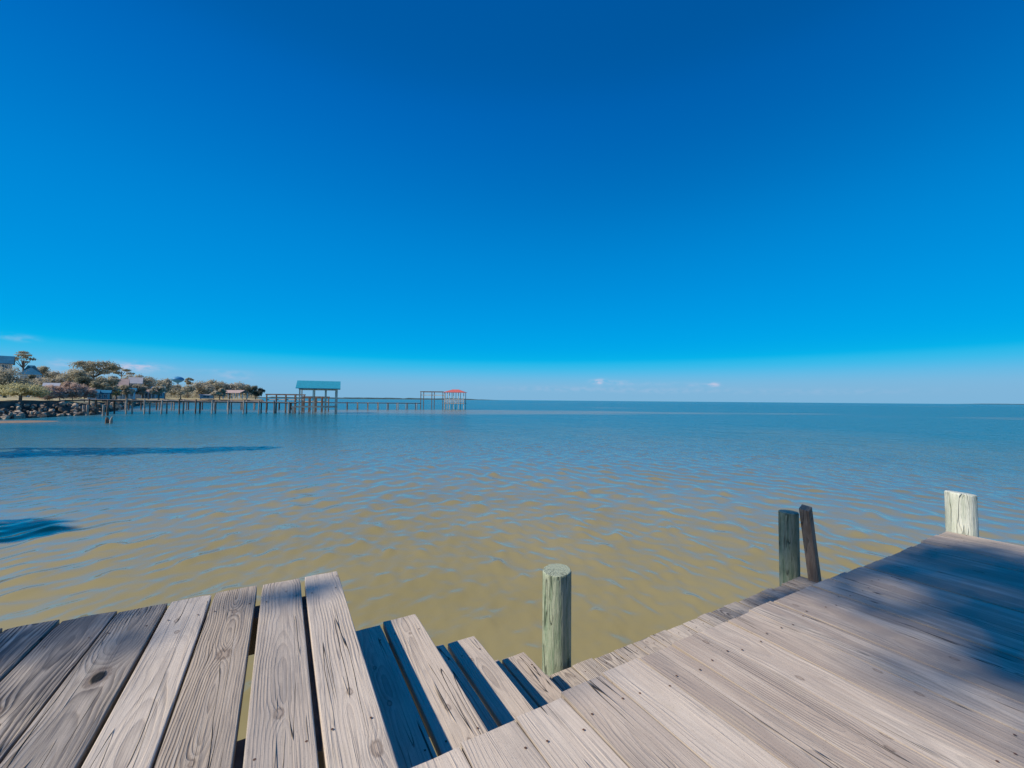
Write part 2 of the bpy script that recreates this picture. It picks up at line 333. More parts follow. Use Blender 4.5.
# ------------------------------------------------------------------ water
def make_water():
    g = NG('bay_water', .09, .5); g.b.inputs['IOR'].default_value = 1.33
    pos = g.n('ShaderNodeNewGeometry').outputs['Position']; x, y, z = g.sep(pos)
    # wind ripples: short steep crests in drifting bands
    warp = g.noise(g.comb(g.ma('MULTIPLY', x, .35), g.ma('MULTIPLY', y, .35)), 1, 2)
    def rip(ax, ay, rot, seed, det=2, rough=.5):
        c, s = math.cos(rot), math.sin(rot)
        xa = g.ma('ADD', g.ma('MULTIPLY', x, c), g.ma('MULTIPLY', y, s)); ya = g.ma('SUBTRACT', g.ma('MULTIPLY', y, c), g.ma('MULTIPLY', x, s))
        return g.noise(g.comb(g.ma('ADD', g.ma('MULTIPLY', xa, ax), g.ma('MULTIPLY', warp, 1.6)), g.ma('MULTIPLY', ya, ay), seed), 1, det, rough)
    a = rip(3.0, 1.1, .12, 1.0, 1); b = rip(7.5, 3.2, -.25, 5.0, 1); c_ = rip(8., 4.5, .3, 9.0, 2, .5); d_ = rip(.32, .22, .1, 13.0, 2)
    crest = lambda n_: g.ma('POWER', g.ma('MULTIPLY', n_, 1.3), 2.2)
    dist = g.ma('SQRT', g.ma('ADD', g.ma('MULTIPLY', x, x), g.ma('MULTIPLY', y, y)))
    farw = g.smooth(dist, 10., 38.)
    h = g.ma('MULTIPLY', g.ma('ADD', g.ma('MULTIPLY', crest(a), .055), g.ma('MULTIPLY', crest(b), .045)), farw)
    h = g.ma('ADD', h, g.ma('MULTIPLY', c_, g.ma('ADD', .0035, g.ma('MULTIPLY', farw, .0145)))); h = g.ma('ADD', h, g.ma('MULTIPLY', g.ma('MULTIPLY', d_, .30), farw)); h = g.ma('ADD', h, g.ma('MULTIPLY', g.ma('MULTIPLY', rip(1.1, .42, .2, 21.0, 3, .6), .17), g.smooth(dist, 22., 60.)))
    n = g.n('ShaderNodeBump'); n.inputs['Strength'].default_value = 1; n.inputs['Distance'].default_value = 1.0
    g.l(h, n.inputs['Height'])
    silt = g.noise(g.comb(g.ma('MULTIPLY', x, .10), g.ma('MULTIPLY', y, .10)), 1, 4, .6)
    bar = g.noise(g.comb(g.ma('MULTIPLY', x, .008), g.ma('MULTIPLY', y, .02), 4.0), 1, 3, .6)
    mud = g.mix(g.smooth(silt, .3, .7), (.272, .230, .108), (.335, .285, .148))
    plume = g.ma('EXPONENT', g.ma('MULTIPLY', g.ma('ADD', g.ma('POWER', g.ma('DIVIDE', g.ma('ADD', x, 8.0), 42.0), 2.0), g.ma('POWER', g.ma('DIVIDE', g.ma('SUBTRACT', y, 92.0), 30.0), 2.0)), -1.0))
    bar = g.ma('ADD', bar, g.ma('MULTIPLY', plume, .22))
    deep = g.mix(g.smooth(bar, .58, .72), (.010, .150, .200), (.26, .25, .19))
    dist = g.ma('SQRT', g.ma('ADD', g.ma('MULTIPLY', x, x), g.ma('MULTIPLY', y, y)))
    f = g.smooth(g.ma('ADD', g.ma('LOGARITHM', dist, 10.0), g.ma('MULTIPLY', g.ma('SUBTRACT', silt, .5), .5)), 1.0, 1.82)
    # silt lit inside the water does not follow the ripples; only the surface gloss does
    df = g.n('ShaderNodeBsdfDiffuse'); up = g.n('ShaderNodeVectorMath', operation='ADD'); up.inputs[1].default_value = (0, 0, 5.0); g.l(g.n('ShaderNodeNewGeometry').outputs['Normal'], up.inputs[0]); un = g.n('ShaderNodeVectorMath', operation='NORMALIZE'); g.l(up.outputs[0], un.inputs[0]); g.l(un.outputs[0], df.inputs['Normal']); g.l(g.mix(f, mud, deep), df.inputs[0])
    gl = g.n('ShaderNodeBsdfGlossy'); g.l(n.outputs[0], gl.inputs['Normal']); g.l(g.smooth(f, 0., 1., .09, .15), gl.inputs['Roughness'])
    fr = g.n('ShaderNodeFresnel'); fr.inputs['IOR'].default_value = 1.36; g.l(n.outputs[0], fr.inputs['Normal'])
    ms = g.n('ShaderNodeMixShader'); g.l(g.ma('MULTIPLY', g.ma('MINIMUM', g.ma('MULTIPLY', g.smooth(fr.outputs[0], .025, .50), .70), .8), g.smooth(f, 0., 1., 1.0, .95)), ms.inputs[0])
    g.l(df.outputs[0], ms.inputs[1]); g.l(gl.outputs[0], ms.inputs[2])
    out = [q for q in g.t.nodes if q.type == 'OUTPUT_MATERIAL'][0]; g.l(ms.outputs[0], out.inputs['Surface']); g.t.nodes.remove(g.b)
    return g.m
WATER = make_water()
rw = np.random.default_rng(11)
rings_ = np.concatenate([np.exp(np.arange(math.log(.9), math.log(60), .0062)), np.array([75, 95, 120, 160, 250, 600, 1500, 4000, 12000, 45000.])])
ang = np.concatenate([np.linspace(PI/2 - 1.2, PI/2 + 1.2, 440), np.linspace(PI/2 + 1.2, PI*2.5 - 1.2, 72)[1:-1]]); nn = len(ang)
GX = rings_[:, None] * np.cos(ang)[None]; GY = rings_[:, None] * np.sin(ang)[None]
cell = (.0060 * rings_)[:, None]; H_ = np.zeros_like(GX)
wx_ = GX + .25 * np.sin(GY * .31 + 1) + .2 * np.sin(GY * .83 + GX * .2); wy_ = GY + .3 * np.sin(GX * .37)
for k in range(130):                                         # wind waves: many small crossing wave trains
    lam = math.exp(rw.uniform(math.log(.085), math.log(1.7))); th = rw.normal() * .68 + .1; th += PI * (rw.random() < .15)
    kk_ = 2 * PI / lam; ph = rw.uniform(0, 2 * PI); a_ = .0030 * lam * (1.3 if lam < .35 else (.9 if lam < .9 else .42))
    wgt = np.clip((lam / cell - 3.2) / 2.5, 0, 1)
    H_ += a_ * wgt * np.sin(kk_ * (wx_ * math.cos(th) + wy_ * math.sin(th)) + ph)
H_ = H_ + np.clip(H_, 0, None) ** 2 * 22.0                    # crests a little sharper than troughs
nr = len(rings_)
co = np.concatenate([np.array([[0, 0, 0]]), np.stack([GX, GY, H_], -1).reshape(-1, 3)])
fq = []
for i in range(nr - 1):
    a = 1 + i * nn + np.arange(nn); b = 1 + i * nn + (np.arange(nn) + 1) % nn; fq.append(np.stack([a, a + nn, b + nn, b], 1))
fq = np.concatenate(fq).tolist() + [(0, 1 + k, 1 + (k + 1) % nn) for k in range(nn)]
me = bpy.data.meshes.new('water'); me.from_pydata(co.tolist(), [], fq); me.materials.append(WATER)
me.polygons.foreach_set('use_smooth', [True] * len(me.polygons)); me.update()
o = bpy.data.objects.new('water', me); col.objects.link(o); tag(o, kind='structure')

# ------------------------------------------------------------------ land
def make_land():
    g = NG('shore_ground', .95, .1)
    pos = g.n('ShaderNodeNewGeometry').outputs['Position']; x, y, z = g.sep(pos)
    n1 = g.noise(pos, .25, 5, .6); n2 = g.noise(pos, 2.5, 4, .6)
    zz = g.ma('ADD', z, g.ma('MULTIPLY', g.ma('SUBTRACT', n1, .5), .8))
    sand = g.mix(g.smooth(y, 95, 125), g.mix(n2, (.05, .05, .042), (.13, .11, .085)), g.mix(n2, (.40, .31, .21), (.30, .22, .15)))
    lawn = g.mix(g.smooth(n1, .35, .65), (.40, .36, .20), (.46, .40, .26))
    g.color(g.mix(g.smooth(zz, 1.2, 1.7), sand, lawn))
    return g.m
coast = [((60, -20), (0, -1)), ((10, -13), (0, -1)), ((-5, -10), (-.3, -1)), ((-15, -4), (-1, -.7)), ((-17, 6), (-1, -.1)), ((-20, 13), (-1, 0)),
         ((-30, 20), (-1, 0)), ((-44, 29), (-1, .1)), ((-57, 44.5), (-1, .3)), ((-59, 50), (-1, .4)), ((-61, 56), (-1, .5)), ((-78, 78), (-1, .35)),
         ((-111, 119), (-1, .25)), ((-148, 168), (-1, .3)), ((-168, 220), (-1, .2)), ((-176, 290), (-1, .3)), ((-186, 306), (-1, 1)), ((-330, 420), (-1, 1.5)), ((-1500, 900), (-.5, 1.5))]
prof = [(-6, -1.2), (0, -.05), (1.2, .55), (3.0, 1.2), (6, 1.75), (14, 2.05), (35, 2.3), (90, 2.9), (300, 4.5), (900, 5)]
mb = MB(); vs_ = []; fs_ = []
for (p, dn) in coast:
    l = math.hypot(*dn); 
    for (o, z) in prof: vs_.append((p[0] + dn[0]/l*o, p[1] + dn[1]/l*o, z))
K = len(prof)
for i in range(len(coast) - 1):
    for k in range(K - 1): a = i*K + k; fs_.append((a, a + 1, a + 1 + K, a + K))
mb.add(vs_, fs_); tag(mb.build('ground', make_land()), kind='structure')
# far shore across the bay
FAR = plain('hazed_far_woodland', (.04, .075, .085), .95, .3, .01)  # distance haze is put into this bluish base colour
def far_strip(px0, px1, d, h, seed):
    rd = random.Random(seed); mb = MB(); n = 60; vs_ = []; fs_ = []
    for i in range(n + 1):
        t = i / n; X = P(px0 + (px1 - px0) * t, d); e = min(1, 6 * t, 6 * (1 - t))
        hh = max(.3, h * e * (.55 + .45 * rd.random()))
        vs_ += [(X, d, -1), (X, d + 20, hh), (X, d + 400, hh * .9), (X, d + 500, -1)]
    for i in range(n):
        for k in range(3): a = 4*i + k; fs_.append((a, a + 4, a + 5, a + 1))
    mb.add(vs_, fs_); return tag(mb.build('hills', FAR), kind='structure')
far_strip(225, 500, 4200, 17, 3)
far_strip(976, 1180, 6500, 11, 5)

# ------------------------------------------------------------------ the dock in the foreground
dock = empty('wooden_dock', D(0, 0, 1.0), 0, 'weathered grey plank dock with steps going down to a low landing', 'dock')
DO = Vector(D(0, 0, 1.0))
def board(mb, u0, u1, v0, v1, h, th=.038, knots=(), r2=None, r3=None, dk_amt=0., grn=0., soft=0., skew=(0, 0), cup=None, nails=(), seg=.12, rough_end=.0, tilt=0.):
    """one plank running along u, top face at depth h below the eye; skew moves the two ends in v"""
    n = max(2, int(abs(u1 - u0) / seg)); w_ = (v1 - v0) / 2; vc = (v0 + v1) / 2
    c = .0028 if soft == 1 else .0045; cup = random.uniform(-.0025, .002) if cup is None else cup
    prof_ = [(-w_, -th), (-w_, -c), (-w_ + c*.35, -c*.3), (-w_ + c, 0), (-w_*.5, cup*.4), (0, cup), (w_*.5, cup*.4), (w_ - c, 0), (w_ - c*.35, -c*.3), (w_, -c), (w_, -th)]
    ph, am = random.uniform(0, 6), random.uniform(.0006, .0022); K_ = len(prof_)
    seed = random.random(); R2 = random.uniform(.15, .9) if r2 is None else r2; R3 = random.random() if r3 is None else r3
    vs_ = []; bp = []
    for i in range(n + 1):
        t = i / n; u = u0 + (u1 - u0) * t; sk = skew[0] * (1 - t) + skew[1] * t
        dv = am * math.sin(u * 2.1 + ph); dz = am * 1.3 * math.sin(u * 1.3 + ph * 2)
        for (q, z) in prof_:
            ue = u
            if i == n: ue += rough_end * math.sin(q * 400 + ph) * .4 + rough_end * random.uniform(-1, 1) * .5
            qs = math.copysign(max(abs(q) - (.003 if i in (0, n) else 0), 0), q) if abs(q) > w_*.9 else q
            zz = z - (.0035 if i in (0, n) and z > -c else 0)
            X, Y, Z = D(ue, vc + qs + sk + dv, h - zz - dz - tilt * q)
            vs_.append((X - DO.x, Y - DO.y, Z - DO.z)); bp.append((u, q, z))
    fs_ = []
    for i in range(n):
        for k in range(K_ - 1): a = i*K_ + k; fs_.append((a, a + K_, a + K_ + 1, a + 1))
        fs_.append((i*K_ + K_ - 1, (i+1)*K_ + K_ - 1, (i+1)*K_, i*K_))
    fs_.append(tuple(range(K_))); fs_.append(tuple(n*K_ + k for k in range(K_ - 1, -1, -1)))
    ks = list(knots) + [(99, 0, .001)] * 2
    mb.add(vs_, fs_, 0, bp=bp, br=(seed, R2, R3), bk=ks[0], bl=ks[1], bw=(dk_amt, grn, soft))
    for (nu, nq) in nails:
        X, Y, Z = D(nu, vc + nq, h - .0008); a = [(X + .0042*math.cos(t*PI/4) - DO.x, Y + .0042*math.sin(t*PI/4) - DO.y, Z + .001 - DO.z) for t in range(8)]
        mb.add(a, [tuple(range(8))], 1)
def jig(s): return random.uniform(-s, s)
# -- left walkway: planks running out over the water
LV = [(-1.98, -1.80), (-1.79, -1.61), (-1.60, -1.415), (-1.41, -1.22), (-1.215, -1.025), (-1.015, -.845), (-.838, -.650), (-.645, -.462), (-.452, -.288), (-.277, -.092), (-.068, .112), (.131, .303)]
LE = [2.66, 2.65, 2.66, 2.64, 2.64, 2.625, 2.61, 2.585, 2.595, 2.605, 2.60, 2.60]
LK = {6: [(1.95, -.02, .012), (1.55, .05, .010)], 7: [(2.02, .005, .024), (1.35, .06, .006)], 8: [(2.36, -.02, .007), (1.30, -.03, .007)], 9: [(1.97, .01, .017), (2.33, .015, .009)],
      10: [(1.52, -.005, .011), (2.45, .02, .004)], 11: [(1.52, .01, .008), (1.24, .045, .013)]}
LT = {5: (.3, .5, .9), 6: (.5, .6, .9), 7: (.45, .6, .55), 8: (.8, .1, .05), 9: (.15, .95, .15), 10: (.2, .55, .1), 11: (.35, .25, .05)}
mb = MB()
LS = {8: .5, 10: .45, 11: .6}
for i, (a, b) in enumerate(LV):
    r2_, r3_, dk_amt = LT.get(i, (None, None, .6))
    vc = (a + b) / 2; ql = (b - a) / 2 - .03
    nl = [(u + jig(.012), s * ql + jig(.008)) for u in (1.37, 2.37, .2, -.9) for s in (-1, 1)]
    board(mb, -1.9, LE[i], a, b, 1.0 + jig(.0015), knots=LK.get(i, ()), r2=r2_, r3=r3_, dk_amt=dk_amt, soft=LS.get(i, 0.), nails=nl, rough_end=.006, seg=.09)
mb.build('walkway_planking', [WOOD, NAIL], dock)
# -- main deck: planks across it, ends in a slightly wavering line
def u2(v): return float(np.interp(v, [.3, .66, 1.03, 1.5, 2.2, 2.7, 3.3, 4.0, 4.75], [1.132, 1.143, 1.168, 1.182, 1.183, 1.167, 1.152, 1.148, 1.155]))
edges = [.312, .475, .664, .855, 1.048]
while edges[-1] < 4.30: edges.append(edges[-1] + .1895 + jig(.002))
edges[-1] = 4.395; edges.append(4.58)
VEND = edges[-1]
mb = MB()
for i in range(len(edges) - 1):
    a, b = edges[i] + .0011, edges[i+1] - .0011; ql = (b - a) / 2 - .035
    nl = [(u + jig(.02), s * ql + jig(.01)) for u in (1.02, .35, -.3) for s in (-1, 1)]
    ks = []
    if random.random() < .65: ks.append((random.uniform(-.2, .95), random.uniform(-.05, .05), random.uniform(.004, .011)))
    if i == 2: ks = [(.80, -.03, .006), (.74, .02, .009)]
    if i == 0: ks = [(.9, .02, .004)]
    dk_amt = [.15, .1, .25, .5, .35, .8, .85, .6, .8, .9, .95][i] if i < 11 else random.uniform(.85, 1.)  # boards further along get more of the darker patches
    if i == len(edges) - 2: dk_amt = .1
    board(mb, -1.9, u2((a + b) / 2) + jig(.007), a, b, 1.0 + jig(.0022), knots=ks, r3=[.1, .35, .05, .5, .0, .7, .35, .1, .55, .2, .8, .3][i % 12], r2=random.uniform(.05, .9), dk_amt=dk_amt, soft=1., grn=(.35 if i in (3, 4, 5) else .1), nails=nl, rough_end=.005 if i < 2 else .002, seg=.15, tilt=jig(.004))
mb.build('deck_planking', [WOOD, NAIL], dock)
# -- steps down to the landing: two planks to a tread
U0 = 2.29
TR = [(1.204, [(.310, .487, 2.285), (.503, .684, 2.300)]), (1.410, [(.700, .850, 2.290), (.868, 1.039, 2.285)]), (1.600, [(1.052, 1.205, 2.285), (1.222, 1.385, 2.275)])]
kk = {(0, 0): [(1.93, -.01, .006), (1.68, .0, .007)], (0, 1): [(2.12, .01, .005), (1.55, .0, .008)], (1, 1): [(2.08, -.02, .006), (1.45, .04, .005)], (2, 1): [(1.45, -.03, .012)]}
for ti, (h, bs) in enumerate(TR):
    mb = MB()
    for bi, (a, b, ue) in enumerate(bs):
        ql = (b - a)/2 - .03
        board(mb, .95, ue, a, b, h, knots=kk.get((ti, bi), ()), r3=[.35, .4, .8][ti], soft=.5, nails=[(2.14 + jig(.01), ql), (2.14 + jig(.01), -ql), (1.40, ql), (1.40, -ql)], rough_end=.004, seg=.09)
    mb.build('stair_tread', [WOOD, NAIL], dock)
# -- low landing
mb = MB(); v = 1.40
while v < 4.74:
    wd = .183
    board(mb, .3, U0 + jig(.012), v, min(v + wd, 4.80), 1.82 + jig(.002), r3=random.uniform(0, .6), dk_amt=.05 if v < 3 else .55, rough_end=.004,
          nails=[(2.2 + jig(.01), .05), (2.2 + jig(.01), -.05)])
    v += wd + .006
mb.build('landing_planking', [WOOD, NAIL], dock)
# -- framing under the planks
def frame(name, boxes, m=FRAMEWOOD):
    mb = MB()
    for (u0, u1, v0, v1, h0, h1) in boxes:
        vv = [Vector(D(u, v, h)) - DO for u in (u0, u1) for v in (v0, v1) for h in (h1, h0)]
        mb.add(vv, [(0, 1, 3, 2), (4, 6, 7, 5), (0, 4, 5, 1), (2, 3, 7, 6), (0, 2, 6, 4), (1, 5, 7, 3)], 0)
    return mb.build(name, m, dock)
frame('outer_beam', [(2.31, 2.44, -1.98, .285, 1.043, 1.21)])
frame('inner_beam', [(1.36, 1.52, -1.98, .285, 1.043, 1.285)])
frame('stair_header', [(1.525, 2.305, .02, .145, 1.045, 1.30)])
frame('deck_rim_joist', [(1.02, 1.062, .306, VEND - .03, 1.043, 1.235)])
frame('deck_end_joist', [(-1.9, 1.0, VEND - .09, VEND - .05, 1.043, 1.235)])
for vv in (.8, 1.7, 2.6, 3.5): frame('floor_joist', [(-1.9, 1.015, vv, vv + .04, 1.043, 1.235)])
frame('landing_rim_joist', [(2.262, 2.318, 1.41, 2.78, 1.838 + .022, 2.02), (2.215, 2.25, 2.79, 4.74, 1.862, 2.02)])
frame('landing_inner_joist', [(.9, .94, 1.41, 4.74, 1.862, 2.02)])
frame('landing_end_joist', [(.95, 2.2, 4.66, 4.70, 1.862, 2.02)])
for uu in (1.24, 2.12):                                   # sawtooth stringers
    mb = MB(); th = .04
    pts = [(.30, 1.245), (.685, 1.245), (.685, 1.451), (1.04, 1.451), (1.04, 1.641), (1.385, 1.641), (1.385, 1.86), (1.41, 1.99), (1.10, 1.99), (.30, 1.52)]
    vv = [Vector(D(u, v, h)) - DO for u in (uu, uu + th) for (v, h) in pts]; n = len(pts)
    mb.add(vv, [tuple(range(n)), tuple(range(2*n - 1, n - 1, -1))] + [(i, i + n, (i + 1) % n + n, (i + 1) % n) for i in range(n)])
    mb.build('stair_stringer', FRAMEWOOD, dock)
for (u, v, ht) in ((1.60, -1.6, 1.06), (1.60, -.2, 1.06), (.9, 1.2, 1.25), (.9, 2.9, 1.25), (.9, 4.4, 1.25), (2.13, 2.2, 2.02), (2.13, 4.2, 2.02)):
    mb = MB(); X, Y, Z = D(u, v, ht); mb.tube([(X - DO.x, Y - DO.y, -1.5 - DO.z), (X - DO.x, Y - DO.y, Z - DO.z)], [.1, .095], 16)
    mb.build('support_pile', PILE, dock)

# ------------------------------------------------------------------ piles beside the dock
def pile(name, u, v, htop, r, mat, label, cat, slant=(0, 0), n=40, lean=(0, 0)):
    X, Y, Z = D(u, v, htop); mb = MB(); vs_ = []; fs_ = []; zs = [-1.6 - Z + Z*0, 0]
    levels = [-Z - 1.5] + [-(Z) * k / 26 for k in range(25, 0, -1)] + [-.012, -.003, 0]
    rd = random.Random(int(u * 100 + v * 10)); ph = [rd.uniform(0, 6) for _ in range(6)]
    for li, z in enumerate(levels):
        for k in range(n):
            a = 2 * PI * k / n
            rr_ = r * (1 + .022 * math.sin(2*a + ph[0]) + .012 * math.sin(5*a + ph[1] + z) + .010 * math.sin(9*a + ph[2] + z * 3) + rd.uniform(-.006, .006)) * (1 - .03 * z / 2.6)
            if li == len(levels) - 2: rr_ *= .975
            if li == len(levels) - 1: rr_ *= .93
            x_, y_ = rr_ * math.cos(a), rr_ * math.sin(a); zz = z + (slant[0]*x_ + slant[1]*y_) * (1 if li >= len(levels) - 3 else max(0, 1 + z * 3))
            vs_.append((x_ + lean[0]*z, y_ + lean[1]*z, zz))
    for li in range(len(levels) - 1):
        for k in range(n): a = li*n + k; b = li*n + (k+1) % n; fs_.append((a, b, b + n, a + n))
    m_ = len(vs_); vs_.append((0, 0, -.001)); t = (len(levels) - 1) * n
    for k in range(n): fs_.append((t + k, t + (k+1) % n, m_))
    mb.add(vs_, fs_); o = mb.build(name, mat); o.location = (X, Y, Z)
    return tag(o, label, cat)
pile('wooden_pile', 2.425, 1.745, 1.212, .102, PILE, 'round green treated pile standing in the sun beside the dock steps', 'piling', slant=(.03, .06))
pile('wooden_pile', 2.42, 4.82, 1.185, .092, PILE, 'round green treated pile in the shade at the end of the low landing', 'piling')
pile('wooden_pile', 1.085, VEND + .088, .70, .086, PALEPILE, 'short pale bleached pile at the far corner of the main deck', 'piling', slant=(-.10, 0))
mb = MB()
X, Y, Z = D(2.225, 4.755, 1.11); R = Matrix.Rotation(math.radians(38), 3, 'Z'); s_ = .050
vs_ = []
levels = [-Z - 1.4, -2.2, -1.6, -1.1, -.7, -.35, 0]
for z in levels:
    for (a, b) in ((-s_, -s_*.9), (s_, -s_*.9), (s_, s_*.9), (-s_, s_*.9)):
        v_ = R @ Vector((a, b, 0)); vs_.append((v_.x - .115*z*.9, v_.y + .02*z, z + ((.03 if a > 0 else 0) + (.012 if b > 0 else 0)) * (z == 0)))
fs_ = [(i*4 + k, i*4 + (k+1) % 4, i*4 + (k+1) % 4 + 4, i*4 + k + 4) for i in range(len(levels) - 1) for k in range(4)] + [(24, 25, 26, 27)]
mb.add(vs_, fs_); o = mb.build('leaning_post', BROWNPOST); o.location = (X, Y, Z)
tag(o, 'square dark brown timber post leaning beside the shaded green pile', 'post')
bv = o.modifiers.new('bevel', 'BEVEL'); bv.width = .006; bv.segments = 2

# ------------------------------------------------------------------ trees
def leaf_mat(name, a, b):
    g = NG(name, .75, .25); geo = g.n('ShaderNodeNewGeometry')
    rnd = geo.outputs['Random Per Island']; n = g.smooth(g.noise(g.obj(), .45, 3), .3, .7)
    c = g.mix(g.ma('ADD', g.ma('MULTIPLY', rnd, .3), g.ma('MULTIPLY', n, .7)), a, b); g.color(c)
    tr = g.n('ShaderNodeBsdfTranslucent'); g.l(c, tr.inputs[0]); ms = g.n('ShaderNodeMixShader'); ms.inputs[0].default_value = .42
    g.l(g.b.outputs[0], ms.inputs[1]); g.l(tr.outputs[0], ms.inputs[2]); g.l(ms.outputs[0], [q for q in g.t.nodes if q.type == 'OUTPUT_MATERIAL'][0].inputs['Surface'])
    return g.m
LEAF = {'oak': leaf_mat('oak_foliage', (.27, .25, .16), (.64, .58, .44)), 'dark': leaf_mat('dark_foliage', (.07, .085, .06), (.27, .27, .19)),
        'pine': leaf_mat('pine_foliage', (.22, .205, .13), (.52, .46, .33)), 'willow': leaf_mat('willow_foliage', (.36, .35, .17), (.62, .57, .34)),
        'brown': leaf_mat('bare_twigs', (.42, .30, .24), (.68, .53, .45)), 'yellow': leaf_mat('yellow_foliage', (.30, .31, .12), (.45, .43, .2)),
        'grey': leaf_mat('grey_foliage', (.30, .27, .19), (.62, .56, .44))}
BARK = plain('bark', (.17, .135, .105), .9, .3, 2, stretch=(1, 1, .3))
def leaves(mb, blobs, n, size, rd, flat=1.0):
    """many small leaf sprays through the volume of the blobs, denser near their skins"""
    ws = np.array([b[3] ** 2 for b in blobs]); ws = ws / ws.sum()
    idx = rd.choice(len(blobs), n, p=ws); B = np.array(blobs)[idx]
    d = rd.normal(size=(n, 3)); d /= np.linalg.norm(d, axis=1)[:, None]
    rad = B[:, 3:4] * (rd.random((n, 1)) ** .45) * (1 + .18 * rd.normal(size=(n, 1)))
    c = B[:, :3] + d * rad * np.array([1, 1, flat])
    nrm = d * 1.5 + np.array([-.3, -.1, .5]) + .45 * rd.normal(size=(n, 3)); nrm /= np.linalg.norm(nrm, axis=1)[:, None]
    t = np.cross(nrm, rd.normal(size=(n, 3))); t /= np.linalg.norm(t, axis=1)[:, None]; b = np.cross(nrm, t)
    s = size * (.5 + rd.random((n, 1))); 
    mb.quads(np.stack([c - t*s, c - b*s*.55, c + t*s, c + b*s*.55], 1))
def tree(name, X, Y, zb, ht, wd, kind, label, cat='tree', group=None, n=1500, leaf=.28, trunk=.25, flat=.7, clear=.3, seed=0, lobes=14, lean=0.):
    rd = np.random.default_rng(seed + 100); r = empty(name, (X, Y, zb), 0, label, cat, group)
    tm = MB(); th = ht * clear; top = Vector((lean * ht, 0, ht * (clear + .12)))
    tm.tube([(0, 0, -.6), (lean*ht*.3, .05*ht*.1, th * .5), top], [trunk * 1.2, trunk, trunk * .6], 7)
    blobs = []; cw = wd / 2; ch = ht * (1 - clear)
    for i in range(lobes):
        a = rd.random() * 2 * PI; rr_ = cw * math.sqrt(rd.random()) * .72
        zt = th + ch * (.22 + .58 * rd.random()) * (1 - .25 * (rr_ / cw) ** 2)
        b = (lean*ht + rr_ * math.cos(a), rr_ * math.sin(a), zt, cw * rd.uniform(.24, .42)); blobs.append(b)
        tm.tube([top * .8, Vector((b[0]*.5 + lean*ht*.5, b[1]*.5, (top.z*.8 + b[2]) / 2)), Vector(b[:3])], [trunk * .45, trunk * .28, trunk * .1], 5, cap=False)
    lm = MB(); leaves(lm, blobs, int(n * 2.2), leaf, rd, flat)
    tm.build('trunk', BARK, r); lm.build('crown', LEAF[kind], r)
    return r
def ptree(name, px, ytop, ybase, wpx, d, kind, label, **kw):
    zb = kw.pop('zb', 2.2); top = ZZ(px, ytop, d); wd = wpx * d / F * 1.3
    return tree(name, P(px, d), d, zb, top - zb, wd, kind, label, seed=int(px * 2) + 200, leaf=max(.12, d * .0017), **kw)
TG = 'trees along the far shore'
